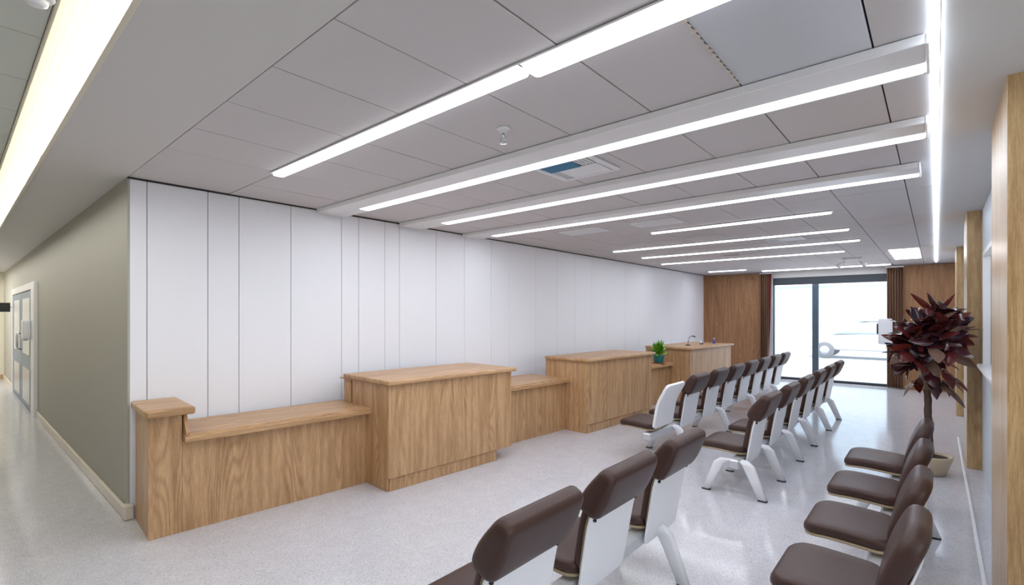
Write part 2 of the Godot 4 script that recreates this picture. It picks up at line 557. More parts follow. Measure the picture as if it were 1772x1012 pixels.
func curtain(n: String, label: String, xa: float, xb: float, red: float) -> void:
	var t := thing(n, label, "curtain", Vector3((xa + xb) * 0.5, 0.03, END_Z + 0.13))
	var w := (xb - xa) * 0.5
	var mk := func(u0: float, u1: float, folds: float, flare: float) -> ArrayMesh:
		var rings := []
		for r in 15:
			var y := 2.68 * r / 14.0
			var ring := []
			var nn := 40
			for side in 2:
				for i in nn + 1:
					var k := float(i) / nn if side == 0 else 1.0 - float(i) / nn
					var u := lerpf(u0, u1, k)
					var dz := 0.028 * sin(k * folds * TAU) + 0.012 * sin(k * folds * 2.3 * TAU + 1.0 + y * 0.4)
					var x := lerpf(-w, w, u) - flare * 0.10 * pow(1.0 - y / 2.68, 2.0) * k
					ring.append(Vector3(x, y, dz + (0.003 if side == 0 else -0.003)))
			rings.append(ring)
		var st := stool()
		loft(st, rings)
		return done(st)
	if red > 0.0:
		part(t, "drape", mk.call(0.0, 0.72, 4.0, 0.3), M.curtain_brown)
		part(t, "leading_edge", mk.call(0.73, 1.0, 1.5, 1.0), M.curtain_red)
	else:
		part(t, "drape", mk.call(0.0, 1.0, 6.0, 0.0), M.curtain_brown)
	part(t, "curtain_rail", boxm(Vector3(-w - 0.02, 2.68, -0.03), Vector3(w + 0.02, 2.71, 0.03), 0.003), M.white_paint)

func build_ceiling() -> void:
	var st := stool()
	bx(st, Vector3(-18.6, CEIL + 0.13, END_Z - 0.2), Vector3(4.0, CEIL + 0.33, 4.0), 0.0)
	var c := struct("ceiling", done(st), M.gap, "suspended ceiling of white rectangular tiles with dark joints", "ceiling")
	# flush band along the corridor side
	part(c, "soffit_band", boxm(Vector3(-18.4, CEIL - 0.004, COR_Z + 0.0), Vector3(0.37, CEIL + 0.13, -0.44), 0.003), M.soffit)
	part(c, "soffit_lip", boxm(Vector3(-18.4, CEIL - 0.03, -0.44), Vector3(0.37, CEIL + 0.13, -0.415), 0.003), M.cream)
	part(c, "soffit_side", boxm(Vector3(0.015, CEIL - 0.004, END_Z), Vector3(0.37, CEIL + 0.13, -0.95), 0.003), M.soffit)
	part(c, "soffit_back", boxm(Vector3(0.37, CEIL - 0.004, -3.0), Vector3(2.6, CEIL + 0.13, 3.6), 0.003), M.soffit)
	part(c, "soffit_back", boxm(Vector3(-3.0, CEIL - 0.004, 1.6), Vector3(0.37, CEIL + 0.13, 3.6), 0.003), M.soffit)
	part(c, "wall_trim", boxm(Vector3(WALL_X - 0.02, CEIL - 0.012, END_Z), Vector3(WALL_X + 0.012, CEIL + 0.002, COR_Z), 0.002), M.gap)
	# tile field
	var xc := [-0.008, -0.2, -0.72, -1.19, -1.72, -2.26, -2.81, -3.36, -3.90, -4.44, WALL_X + 0.005]
	var zc := [COR_Z - 0.002, -1.70, -2.70, -3.75, -4.80, -5.52, -6.25, -7.05, -7.70, -8.30, -8.95, -9.6, -10.3, -11.0, -11.8, -12.6, -13.3, END_Z]
	for j in zc.size() - 1:
		for i in xc.size() - 1:
			var dy := rng.randf_range(-0.0015, 0.0015)
			var tl := boxm(Vector3(xc[i] - 0.0035, CEIL + dy, zc[j] - 0.004), Vector3(xc[i + 1] + 0.0035, CEIL + 0.02 + dy, zc[j + 1] + 0.003), 0.0015)
			part(c, "ceiling_tile", tl, M.tile_silver if (j == 1 and i == 1) else M.tile_white)
	# torn joint strip between two tiles
	var ts := stool()
	for k in 15:
		var z := -1.80 - k * 0.047
		var s := rng.randf_range(0.5, 1.0)
		face(ts, [Vector3(-0.722, CEIL - 0.002, z), Vector3(-0.722 + 0.022 * s, CEIL - 0.016 * s, z - 0.02), Vector3(-0.722, CEIL - 0.002, z - 0.05)], Vector3(0, -1, 0))
		face(ts, [Vector3(-0.722, CEIL - 0.0025, z), Vector3(-0.722 - 0.012 * s, CEIL - 0.010 * s, z - 0.03), Vector3(-0.722, CEIL - 0.0025, z - 0.05)], Vector3(0, -1, 0))
	var torn := part(c, "torn_joint_strip", done(ts), M.stone)
	torn.set_meta("label", "frayed torn joint strip")
	# corridor ceiling
	x0_tiles(c)
	# rail beside the trough
	part(c, "trough_rail", boxm(Vector3(-18.4, CEIL - 0.012, -0.262), Vector3(2.6, CEIL + 0.02, -0.25), 0.003), M.cream)

func x0_tiles(c: Node3D) -> void:
	var x := -18.4
	var k := 0
	while x < 2.5:
		var x1 := minf(x + 0.54, 2.6)
		part(c, "corridor_tile", boxm(Vector3(x + 0.0035, CEIL, -0.248), Vector3(x1 - 0.0035, CEIL + 0.02, 0.35), 0.002), M.corridor_tile)
		x += 0.54
		k += 1
	for j in 2:
		var xx := -18.4
		while xx < 2.5:
			var xe := minf(xx + 1.62, 2.6)
			if not (j == 1 and xx > -2.9):
				part(c, "corridor_tile", boxm(Vector3(xx + 0.002, CEIL, 0.354 + j * 0.62), Vector3(xe - 0.002, CEIL + 0.02, 0.97 + j * 0.62), 0.002), M.corridor_tile)
			xx += 1.62

# ------------------------------------------------------------------ lights
func linear_light(label: String, xa: float, xb: float, z: float, w: float, beam: bool, energy: float) -> void:
	var t := thing("linear_light", label, "ceiling light", Vector3((xa + xb) * 0.5, CEIL - 0.003, z), 0.0, "linear lights across the ceiling")
	var h := (xb - xa) * 0.5
	var yb := -0.02
	if beam:
		yb = -0.046
		var hl := h + (xa - (WALL_X + 0.03))   # the housing runs on to the panel wall, past the lit part
		var st := stool()
		bx(st, Vector3(-hl, -0.042, 0.055), Vector3(h, 0.0, 0.25), 0.003)
		bx(st, Vector3(-hl, -0.042, -0.075), Vector3(h, 0.0, -0.055), 0.003)
		bx(st, Vector3(-hl, -0.028, -0.055), Vector3(h, 0.0, 0.055), 0.0)
		bx(st, Vector3(-hl, -0.042, -0.055), Vector3(-h, -0.028, 0.055), 0.0)
		part(t, "beam_housing", done(st), M.white_paint)
		part(t, "end_cap", boxm(Vector3(h, -0.046, -0.078), Vector3(h + 0.014, -0.001, 0.253), 0.008), M.white_paint)
		part(t, "diffuser", boxm(Vector3(-h + 0.004, -0.046, -0.052), Vector3(h - 0.004, -0.030, 0.052), 0.004), M.lamp_white)
	else:
		var s2 := stool()
		slab(s2, h, w * 0.5, -0.028, -0.006, minf(w * 0.46, 0.022), 0.008, func(p: Vector3): return p)
		part(t, "diffuser", done(s2), M.lamp_white)
		part(t, "housing", boxm(Vector3(-h - 0.012, -0.010, -w * 0.5 - 0.012), Vector3(h + 0.012, 0.0, w * 0.5 + 0.012), 0.003), M.white_paint)
	area(t, Vector3(0, yb - 0.012, 0), Vector2(2.0 * h - 0.02, w * 0.9 if not beam else 0.10), energy, Color(0.955, 0.97, 1.0))

func build_lights() -> void:
	var e := 1.10
	linear_light("slim glowing strip light ending before the soffit band, first row from corridor", -3.92, -1.40, -1.70, 0.085, false, e * 0.75)
	linear_light("wider glowing strip light continuing the first row from the corridor", -1.39, -0.08, -1.72, 0.12, false, e * 0.5)
	linear_light("white beam with a bright strip beneath, between sprinkler and air conditioner", -4.42, -0.035, -2.785, 0.1, true, e)
	linear_light("white beam with a bright strip beneath, on the window side of the air conditioner", -4.38, -0.05, -3.835, 0.1, true, e)
	linear_light("white beam with a bright strip beneath, last of the three beams", -4.56, -0.10, -4.88, 0.1, true, e)
	linear_light("short thin strip light flush in the ceiling just past the beams", -2.9, -0.85, -6.22, 0.055, false, e * 0.5)
	linear_light("thin strip light flush in the ceiling before the dark vent", -4.25, -0.85, -7.6, 0.06, false, e * 0.8)
	linear_light("thin strip light flush in the ceiling behind the dark vent", -4.3, -0.85, -8.8, 0.06, false, e * 0.8)
	linear_light("thin strip light flush in the ceiling, second from the window", -4.5, -1.2, -10.15, 0.06, false, e * 0.8)
	linear_light("very short strip light near the end wall wood panel", -4.4, -3.5, -12.75, 0.06, false, e * 0.4)
	linear_light("bright strip light right above the wide window", -3.3, -0.75, -13.4, 0.16, false, e * 0.9)
	# long cove light on the right
	var t := thing("cove_light", "long bright cove light running down the right side of the ceiling", "ceiling light", Vector3(-0.008, CEIL, -7.0))
	part(t, "diffuser", boxm(Vector3(-0.004, -0.016, -6.6), Vector3(0.020, 0.02, 6.0), 0.003), M.lamp_white)
	area(t, Vector3(0.008, -0.020, -0.3), Vector2(0.022, 12.4), e * 0.9, Color(0.86, 0.93, 1.0))
	var side := area(t, Vector3(0.024, -0.008, -0.3), Vector2(12.4, 0.014), e * 0.16, Color(0.84, 0.92, 1.0), false)
	side.rotation.y = -PI / 2
	var side2 := area(t, Vector3(-0.008, -0.008, -0.3), Vector2(12.4, 0.014), e * 0.13, Color(0.84, 0.92, 1.0), false)
	side2.rotation.y = PI / 2
	var cp := thing("corridor_panel_light", "square white panel light on the ceiling at the far end of corridor", "ceiling light", Vector3(-16.4, CEIL - 0.002, 0.5))
	part(cp, "diffuser", boxm(Vector3(-0.56, -0.02, -0.26), Vector3(0.56, -0.006, 0.26), 0.003), M.lamp_white)
	part(cp, "frame", boxm(Vector3(-0.6, -0.016, -0.3), Vector3(0.6, 0.0, 0.3), 0.004), M.white_paint)
	area(cp, Vector3(0, -0.028, 0), Vector2(1.1, 0.5), e * 3.0, Color(1.0, 0.99, 0.97))
	# recessed panel light by the window
	var p := thing("panel_light", "square grid panel light in the ceiling beside the end wall", "ceiling light", Vector3(-0.42, CEIL, -11.5))
	part(p, "diffuser", boxm(Vector3(-0.2, -0.012, -0.9), Vector3(0.2, -0.002, 0.9), 0.002), M.lamp_white)
	for k in 4:
		part(p, "grid_bar", boxm(Vector3(-0.2, -0.018, -0.92 + k * 0.6), Vector3(0.2, -0.012, -0.9 + k * 0.6 + 0.01), 0.001), M.white_paint)
	area(p, Vector3(0, -0.03, 0), Vector2(0.36, 1.7), e * 0.6, Color(1, 1, 1))
	# corridor trough
	var c := thing("trough_light", "warm glowing recessed light trough along the corridor ceiling", "ceiling light", Vector3(-7.9, CEIL, -0.34))
	var st := stool()
	var outer := []
	var inner := []
	for i in 9:
		var a := PI * i / 8.0
		inner.append(Vector2(-0.078 * cos(a), 0.0 + 0.07 * sin(a)))
		outer.append(Vector2(-0.083 * cos(a), 0.0 + 0.076 * sin(a)))
	for i in 8:
		prism(st, [inner[i], inner[i + 1], outer[i + 1], outer[i]], -10.4, 10.4)
	var tr := part(get_node("ceiling"), "trough_reflector", done(st), M.cream, Vector3(-7.9, CEIL, -0.34))
	tr.rotation.y = PI / 2
	part(c, "tube", boxm(Vector3(-10.4, -0.018, -0.074), Vector3(10.4, -0.003, -0.012), 0.006), M.lamp_warm)
	area(c, Vector3(-3.6, -0.022, -0.042), Vector2(13.5, 0.06), e * 3.2, Color(1.0, 0.99, 0.965))
	area(c, Vector3(6.8, -0.022, -0.042), Vector2(7.0, 0.06), e * 1.6, Color(1.0, 0.99, 0.965))

# ------------------------------------------------------------------ ceiling fittings
func build_ceiling_things() -> void:
	var s := thing("fire_sprinkler", "chrome fire sprinkler hanging below a white ceiling rose", "sprinkler", Vector3(-1.96, CEIL, -2.18))
	var st := stool()
	lathe(st, [[0.0, 0.0], [0.04, 0.0], [0.042, -0.006], [0.030, -0.014], [0.022, -0.016], [0.022, -0.030], [0.0, -0.031]])
	part(s, "ceiling_rose", done(st), M.white_plastic)
	st = stool()
	lathe(st, [[0.0, -0.030], [0.009, -0.030], [0.009, -0.05], [0.006, -0.055], [0.006, -0.075], [0.0, -0.076]], Vector3.ZERO, 12)
	part(s, "nozzle", done(st), M.chrome)
	for k in 2:
		st = stool()
		var path := []
		for i in 9:
			var a := PI * i / 8.0
			path.append(Vector3((1 - 2 * k) * 0.022 * sin(a), -0.045 - 0.045 * i / 8.0, 0))
		tube(st, path, 0.0028, 6)
		part(s, "yoke_arm", done(st), M.chrome)
	st = stool()
	lathe(st, [[0.0, -0.088], [0.020, -0.089], [0.022, -0.092], [0.0, -0.094]], Vector3.ZERO, 14)
	part(s, "deflector", done(st), M.chrome)
	var d := thing("smoke_detector", "round white smoke detector on the corridor ceiling", "smoke detector", Vector3(-2.36, CEIL, -0.20))
	st = stool()
	lathe(st, [[0.0, 0.0], [0.05, 0.0], [0.05, -0.012], [0.042, -0.022], [0.0, -0.022]])
	part(d, "base", done(st), M.white_plastic)
	st = stool()
	lathe(st, [[0.0, -0.022], [0.034, -0.022], [0.030, -0.040], [0.018, -0.046], [0.0, -0.047]])
	part(d, "sensor_head", done(st), M.white_plastic)
	# air conditioner
	var a := thing("air_conditioner", "square ceiling cassette air conditioner with blue louvres", "air conditioner", Vector3(-2.06, CEIL, -3.105))
	st = stool()
	for q in [[-0.25, -0.21, -0.235, 0.235], [0.21, 0.25, -0.235, 0.235]]:
		bx(st, Vector3(q[0], -0.022, q[2]), Vector3(q[1], 0.0, q[3]), 0.006)
	bx(st, Vector3(-0.21, -0.022, -0.235), Vector3(0.21, 0.0, -0.20), 0.006)
	bx(st, Vector3(-0.21, -0.022, 0.20), Vector3(0.21, 0.0, 0.235), 0.006)
	part(a, "cassette_frame", done(st), M.white_plastic)
	part(a, "backing", boxm(Vector3(-0.21, -0.006, -0.2), Vector3(0.21, 0.0, 0.2), 0.0), M.steel)
	part(a, "cover_plate", boxm(Vector3(-0.13, -0.02, -0.19), Vector3(0.20, -0.012, 0.03), 0.004), M.white_plastic)
	for k in 5:
		var l := part(a, "louvre", boxm(Vector3(-0.2, -0.002, -0.012), Vector3(0.07, 0.001, 0.014), 0.001), M.louvre_blue, Vector3(0, -0.016, 0.05 + k * 0.033))
		l.rotation.x = -0.6
	for k in 4:
		part(a, "slat", boxm(Vector3(0.09 + k * 0.028, -0.018, 0.04), Vector3(0.105 + k * 0.028, -0.008, 0.19), 0.002), M.white_plastic)
	# vents
	for v in [["dark slotted vent in the ceiling between two thin strip lights", -1.68, -8.08, 0.24, 0.14, true], ["small dark ceiling vent near the second thin strip light", -2.86, -9.5, 0.16, 0.14, true], ["faint white ceiling grille just past the last beam, close to the panel wall", -3.55, -5.55, 0.3, 0.17, false], ["faint white ceiling grille in front of the short strip light", -2.55, -5.6, 0.28, 0.17, false]]:
		var t := thing("ceiling_vent", v[0], "vent", Vector3(v[1], CEIL, v[2]))
		var hx: float = v[3]
		var hz: float = v[4]
		part(t, "vent_backing", boxm(Vector3(-hx + 0.01, -0.006, -hz + 0.01), Vector3(hx - 0.01, 0.0, hz - 0.01), 0.0), M.dark if v[5] else M.soffit)
		st = stool()
		bx(st, Vector3(-hx, -0.014, -hz), Vector3(hx, 0.0, -hz + 0.02))
		bx(st, Vector3(-hx, -0.014, hz - 0.02), Vector3(hx, 0.0, hz))
		bx(st, Vector3(-hx, -0.014, -hz + 0.02), Vector3(-hx + 0.02, 0.0, hz - 0.02))
		bx(st, Vector3(hx - 0.02, -0.014, -hz + 0.02), Vector3(hx, 0.0, hz - 0.02))
		part(t, "vent_frame", done(st), M.white_plastic)
		var n := 7
		for k in n:
			var zz := lerpf(-hz + 0.035, hz - 0.035, float(k) / (n - 1))
			part(t, "slat", boxm(Vector3(-hx + 0.02, -0.012, zz - 0.007), Vector3(hx - 0.02, -0.005, zz + 0.007), 0.001), M.steel if v[5] else M.white_plastic)
	# twin spotlight near the window
	var w := thing("twin_spotlight", "small white twin spotlight hanging from the ceiling near the window", "spotlight", Vector3(-1.25, CEIL, -11.6))
	part(w, "mount", boxm(Vector3(-0.16, -0.03, -0.03), Vector3(0.16, 0.0, 0.03), 0.006), M.white_plastic)
	for k in [-1.0, 1.0]:
		st = stool()
		tube(st, [Vector3(k * 0.11, -0.03, 0), Vector3(k * 0.12, -0.07, 0), Vector3(k * 0.17, -0.10, 0)], 0.007)
		part(w, "arm", done(st), M.chrome)
		st = stool()
		tube(st, [Vector3(k * 0.15, -0.09, 0.0), Vector3(k * 0.17, -0.11, 0.02), Vector3(k * 0.22, -0.16, 0.06)], [0.02, 0.035, 0.045], 12)
		part(w, "lamp_head", done(st), M.white_plastic)

# ------------------------------------------------------------------ counters (their line stands a little askew to the wall)
const CT := 0.0599  # tangent of that angle
func counter_thing(n: String, label: String, category: String, z: float, group := "") -> Node3D:
	# local: x = outwards from the low counters' front line, -z = along the line
	return thing(n, label, category, Vector3(-4.40 - z * 0.06, 0, z), -atan(CT), group)

func build_counters() -> void:
	flat_uv = true
	# end post
	var p := counter_thing("counter_end_post", "oak end post with a thick cap at the corridor end of the counter", "counter post", -0.955)
	part(p, "front_panel", boxm(Vector3(-0.02, 0, -0.2099), Vector3(0.0, 0.90, 0.0), 0.002, Vector2(0.5, 2.0)), M.oak)
	part(p, "body", boxm(Vector3(-0.53, 0, -0.2099), Vector3(-0.021, 0.90, -0.002), 0.002, Vector2(0.9, 2.5)), M.oak)
	var st := stool()
	slab(st, 0.325, 0.155, 0.90, 0.955, 0.02, 0.014, func(q: Vector3): return q + Vector3(-0.25, 0, -0.128), 3, 3, 3)
	part(p, "cap", done(st), M.oak)
	# low counters
	var lows := [[-1.165, -2.70, "long low oak counter between the end post and the first tall counter", 0.56], [-4.32, -5.83, "low oak counter between the first and second tall counters", 0.66], [-7.62, -9.05, "low oak counter carrying the green plant", 0.8]]
	for d in lows:
		var z0: float = d[0]
		var len: float = (d[0] - d[1]) / cos(atan(CT))
		var t := counter_thing("low_counter", d[2], "counter", z0, "low counters along the white wall")
		var o := Vector2(rng.randf_range(len, maxf(len, 2.38)), rng.randf_range(1.1, 2.9))
		if z0 > -2.0:
			part(t, "front_panel", boxm(Vector3(-0.02, 0, -len), Vector3(0.0, 0.69, -0.0003), 0.0005, o), M.oak)
		else:
			part(t, "front_panel", boxm(Vector3(-0.02, 0, -len), Vector3(0.0, 0.69, 0.0), 0.002, o), M.oak)
		var back: float = -d[3]
		st = stool()
		var s0 := -0.001 if z0 > -2.0 else 0.0
		grain_z = true
		prism(st, [Vector2(back, 0.69), Vector2(0.085, 0.69), Vector2(0.09, 0.695), Vector2(0.09, 0.728), Vector2(0.084, 0.734), Vector2(0.066, 0.735), Vector2(0.063, 0.745), Vector2(0.055, 0.75), Vector2(back, 0.75)], -len + 0.002, s0, o + Vector2(0.5, 0.3))
		part(t, "worktop", done(st), M.oak)
		grain_z = false
		part(t, "support", boxm(Vector3(back, 0.0, -len * 0.5 - 0.01), Vector3(-0.021, 0.69, -len * 0.5 + 0.01), 0.002), M.oak)
		if z0 > -2.0:
			# slanted cheek where the worktop meets the post
			st = stool()
			prism(st, [Vector2(-0.5, 0.752), Vector2(0.095, 0.752), Vector2(0.095, 0.77), Vector2(0.0, 0.895), Vector2(-0.5, 0.895)], -0.03, -0.006)
			part(t, "cheek", done(st), M.oak)
			for q in [[-0.22, -0.45], [-0.34, -0.95]]:
				st = stool()
				lathe(st, [[0.0, 0.75], [0.008, 0.75], [0.007, 0.755], [0.0, 0.756]], Vector3(q[0], 0, q[1]), 10)
				part(t, "screw_cap", done(st), M.white_plastic)
			st = stool()
	# tall counters
	var tall := [[-2.70, -4.32, "tall oak counter with a dark slot beside its rear post, closest to the corridor", 0.42, true], [-5.83, -7.62, "tall oak counter in the middle of the row, with black cable adapter at its foot", 0.36, false], [-9.05, -11.05, "tall oak counter closest to the end wall, beside the green plant", 0.5, false]]
	for d in tall:
		var len: float = (d[0] - d[1]) / cos(atan(CT))
		var t := counter_thing("tall_counter", d[2], "counter", d[0], "tall counters along the white wall")
		var o := Vector2(rng.randf_range(len, maxf(len, 2.38)), rng.randf_range(1.1, 2.9))
		var back: float = -d[3]
		part(t, "front_panel", boxm(Vector3(0.378, 0.125, -len), Vector3(0.402, 1.0, 0.0), 0.002, o), M.oak)
		part(t, "plinth", boxm(Vector3(0.34, 0.0, -len + (0.22 if d[4] else 0.0)), Vector3(0.385, 0.123, -0.022), 0.002, o + Vector2(0.4, 0.2)), M.oak)
		part(t, "side_panel", boxm(Vector3(back + 0.13 if d[4] else back, 0, -0.02), Vector3(0.377, 1.0, 0.0), 0.002, o + Vector2(0.9, 0)), M.oak)
		part(t, "side_panel", boxm(Vector3(back, 0.125 if d[4] else 0.0, -len), Vector3(0.377, 1.0, -len + 0.02), 0.002, o + Vector2(1.4, 0)), M.oak)
		part(t, "carcass", boxm(Vector3(-0.02 if d[4] else -0.2, 0.0, -len + (0.24 if d[4] else 0.022)), Vector3(0.33, 0.99, -0.022), 0.0), M.oak)
		st = stool()
		slab(st, (0.46 - back) * 0.5, len * 0.5 + 0.035, 1.0, 1.042, 0.012, 0.010, func(q: Vector3): return q + Vector3((0.46 + back) * 0.5, 0, -len * 0.5), 3, 3, 3)
		part(t, "counter_top", done(st), M.oak)
		part(t, "top_lip", boxm(Vector3(back + 0.06, 0.985, 0.003), Vector3(0.43, 1.0, 0.022), 0.004), M.oak)
		if d[4]:
			part(t, "rear_post", boxm(Vector3(back - 0.06, 0.0, -0.10), Vector3(back + 0.085, 0.985, -0.004), 0.003, o + Vector2(1.1, 0.3)), M.oak)
			st = stool()
			slab(st, 0.11, 0.06, 0.985, 1.0, 0.02, 0.006, func(q: Vector3): return q + Vector3(back + 0.01, 0, -0.03), 2, 3, 2)
			part(t, "rear_post_cap", done(st), M.oak)

func build_counter_things() -> void:
	flat_uv = false
	# green plant
	var at := Vector3(-3.90, 0.75, -8.66)
	var p := thing("potted_plant", "small bright green leafy plant in a teal glazed pot", "potted plant", at)
	var st := stool()
	lathe(st, [[0.0, 0.0], [0.075, 0.0], [0.085, 0.01], [0.10, 0.14], [0.104, 0.16], [0.092, 0.16], [0.09, 0.14], [0.0, 0.138]])
	part(p, "pot", done(st), M.teal_glaze)
	st = stool()
	lathe(st, [[0.0, 0.0], [0.12, 0.0], [0.13, 0.012], [0.115, 0.012], [0.0, 0.006]])
	part(p, "saucer", done(st), M.terracotta)
	st = stool()
	lathe(st, [[0.0, 0.135], [0.09, 0.135], [0.086, 0.146], [0.0, 0.152]])
	part(p, "soil", done(st), M.soil)
	var leafs := [leaf_mesh(0.25, 0.032, 0.55), leaf_mesh(0.2, 0.04, 0.8)]
	for k in 46:
		var l := part(p, "leaf", leafs[k % 2], M.leaf_lime if k % 3 == 0 else M.leaf_green, Vector3(0, 0.15, 0) + Vector3(rng.randf_range(-0.05, 0.05), rng.randf_range(0, 0.07), rng.randf_range(-0.05, 0.05)))
		l.rotation_order = EULER_ORDER_YXZ
		l.rotation = Vector3(rng.randf_range(-0.35, 1.15), TAU * k / 46.0 * 7.0, 0)
	# desk telephone-like things on the far counter
	var b := thing("small_bottle", "small purple bottle standing on the far tall counter", "bottle", Vector3(-3.58, 1.042, -10.7))
	st = stool()
	lathe(st, [[0.0, 0.0], [0.026, 0.0], [0.03, 0.006], [0.03, 0.075], [0.014, 0.09], [0.012, 0.1], [0.0, 0.1]])
	part(b, "bottle_body", done(st), M.purple)
	st = stool()
	lathe(st, [[0.0, 0.1], [0.015, 0.1], [0.015, 0.118], [0.0, 0.12]])
	part(b, "cap", done(st), M.white_plastic)
	var h := thing("desk_microphone", "thin gooseneck desk microphone on the far tall counter", "microphone", Vector3(-3.75, 1.042, -9.7))
	st = stool()
	lathe(st, [[0.0, 0.0], [0.05, 0.0], [0.045, 0.014], [0.0, 0.016]])
	part(h, "base", done(st), M.dark)
	st = stool()
	var path := []
	for i in 10:
		var k := i / 9.0
		path.append(Vector3(0.0 + 0.12 * k * k, 0.014 + 0.18 * sin(k * 1.7), 0.05 * k))
	tube(st, path, 0.005, 6)
	part(h, "gooseneck", done(st), M.rubber)
	st = stool()
	tube(st, [path[9] - Vector3(0.02, 0, 0), path[9], path[9] + Vector3(0.03, -0.01, 0), path[9] + Vector3(0.05, -0.02, 0)], [0.006, 0.011, 0.011, 0.004], 8)
	part(h, "capsule", done(st), M.dark)
	# card holder
	var ch := thing("card_holder", "tiny black and white card holder on the far tall counter", "card holder", Vector3(-3.70, 1.042, -10.3))
	part(ch, "stand", boxm(Vector3(-0.03, 0, -0.03), Vector3(0.03, 0.02, 0.03), 0.004), M.dark)
	var cc := part(ch, "card", boxm(Vector3(-0.004, 0.0, -0.035), Vector3(0.004, 0.07, 0.035), 0.001), M.white_plastic, Vector3(0, 0.018, 0))
	cc.rotation.z = 0.3
	# adapter on the floor
	var a := thing("cable_adapter", "small black and white cable adapter on floor by the middle tall counter", "adapter", Vector3(-3.47, 0.0, -7.18), 0.4)
	part(a, "adapter_body", boxm(Vector3(-0.04, 0, -0.06), Vector3(0.04, 0.045, 0.06), 0.012), M.dark)
	part(a, "plug", boxm(Vector3(-0.03, 0.0, -0.16), Vector3(0.03, 0.04, -0.062), 0.012), M.white_plastic)
	st = stool()
	tube(st, [Vector3(0, 0.015, 0.06), Vector3(0.02, 0.008, 0.12), Vector3(-0.03, 0.006, 0.18), Vector3(-0.03, 0.006, 0.24)], 0.005, 6)
	part(a, "cable", done(st), M.dark)

# ------------------------------------------------------------------ beam seating
var low_back := false
func lean_at(s: float) -> float:
	if low_back: return deg_to_rad(lerpf(12.0, 24.0, smoothstep(0.05, 0.35, s)))
	return deg_to_rad(lerpf(10.0, 29.0, smoothstep(0.2, 0.38, s)))

func curve_at(s: float, t: float) -> Vector2:  # along the back's profile, t towards the rear
	var x := 0.0
	var y := 0.39
	var n := 24
	for i in n:
		var th := lean_at(s * (i + 0.5) / n)
		x += sin(th) * s / n
		y += cos(th) * s / n
	var e := lean_at(s)
	return Vector2(x + cos(e) * t, y - sin(e) * t)

var seat_parts := {}
func back_slab(hw: float, s0: float, s1: float, b0: float, b1: float, rc: float, re: float, taper: float, fat: bool) -> ArrayMesh:
	var st := stool()
	var mid := (s0 + s1) * 0.5
	slab(st, hw, (s1 - s0) * 0.5, b0, b1, rc, re, func(p: Vector3):
		var s := mid + p.z
		var b := p.y
		if fat: b = p.y * (0.78 + 0.40 * smoothstep(s1, s0 + 0.03, s)) + 0.012 * signf(p.y) * sin(clampf((s - s0) / (s1 - s0), 0.0, 1.0) * PI)
		var q := curve_at(s, b)
		return Vector3(q.x, q.y, p.x * (1.0 - taper * (s1 - s) / (s1 - s0))), 8, 5, 4)
	return done(st)

func seat_meshes() -> void:
	var st := stool()
	slab(st, 0.215, 0.25, -0.03, 0.035, 0.09, 0.028, func(p: Vector3):
		var k := (p.x + 0.215) / 0.43   # 0 front, 1 rear
		return Vector3(p.x - 0.225, 0.43 + p.y - 0.028 * k - 0.035 * pow(1.0 - k, 6.0) - 0.010 * (1.0 - pow(absf(p.z) / 0.25, 2.0)) * sin(k * PI), p.z), 6, 5, 4)
	seat_parts.cushion = done(st)
	st = stool()
	slab(st, 0.211, 0.245, -0.044, -0.028, 0.09, 0.005, func(p: Vector3):
		var k := (p.x + 0.215) / 0.43
		return Vector3(p.x - 0.223, 0.43 + p.y - 0.028 * k - 0.03 * pow(1.0 - k, 6.0), p.z), 6, 5, 2)
	seat_parts.pan = done(st)
	seat_parts.pad = back_slab(0.24, 0.0, 0.53, -0.05, -0.006, 0.06, 0.02, 0.10, false)
	seat_parts.frame = back_slab(0.243, -0.01, 0.45, -0.006, 0.001, 0.05, 0.003, 0.08, false)
	seat_parts.roll = back_slab(0.252, 0.30, 0.565, -0.064, 0.036, 0.045, 0.034, 0.0, true)
	seat_parts.panel = back_slab(0.236, -0.12, 0.33, 0.002, 0.016, 0.035, 0.005, 0.06, false)
	seat_parts.shell = back_slab(0.25, 0.0, 0.53, -0.016, 0.016, 0.05, 0.007, 0.0, false)
	low_back = true
	seat_parts.low_pad = back_slab(0.25, -0.01, 0.415, -0.055, 0.035, 0.13, 0.040, 0.12, false)
	seat_parts.low_panel = back_slab(0.22, -0.05, 0.30, 0.036, 0.046, 0.10, 0.004, 0.06, false)
	low_back = false
	st = stool()
	lathe(st, [[0.0, 0.0], [0.009, 0.0], [0.009, 0.010], [0.005, 0.013], [0.0, 0.013]], Vector3.ZERO, 10)
	seat_parts.bolt = done(st)
	# legs
	var leg := func(pts: Array) -> ArrayMesh:
		var s2 := stool()
		var rings := []
		for q in pts:
			var r := []
			for c in round_ring(Vector3(q[0], q[1], 0), Vector3.RIGHT, Vector3.BACK, q[2], q[3], 16, 0.5): r.append(c)
			rings.append(r)
		loft(s2, rings)
		return done(s2)
	seat_parts.leg_rear = leg.call([[-0.09, 0.325, 0.05, 0.028], [-0.03, 0.33, 0.06, 0.030], [0.03, 0.29, 0.050, 0.029], [0.075, 0.19, 0.045, 0.027], [0.15, 0.012, 0.038, 0.025]])
	seat_parts.leg_front = leg.call([[-0.10, 0.325, 0.05, 0.028], [-0.16, 0.32, 0.06, 0.030], [-0.22, 0.28, 0.048, 0.028], [-0.26, 0.19, 0.042, 0.026], [-0.34, 0.012, 0.036, 0.025]])
	seat_parts.foot = leg.call([[0.0, 0.0, 0.040, 0.028], [0.0, 0.014, 0.038, 0.026]])

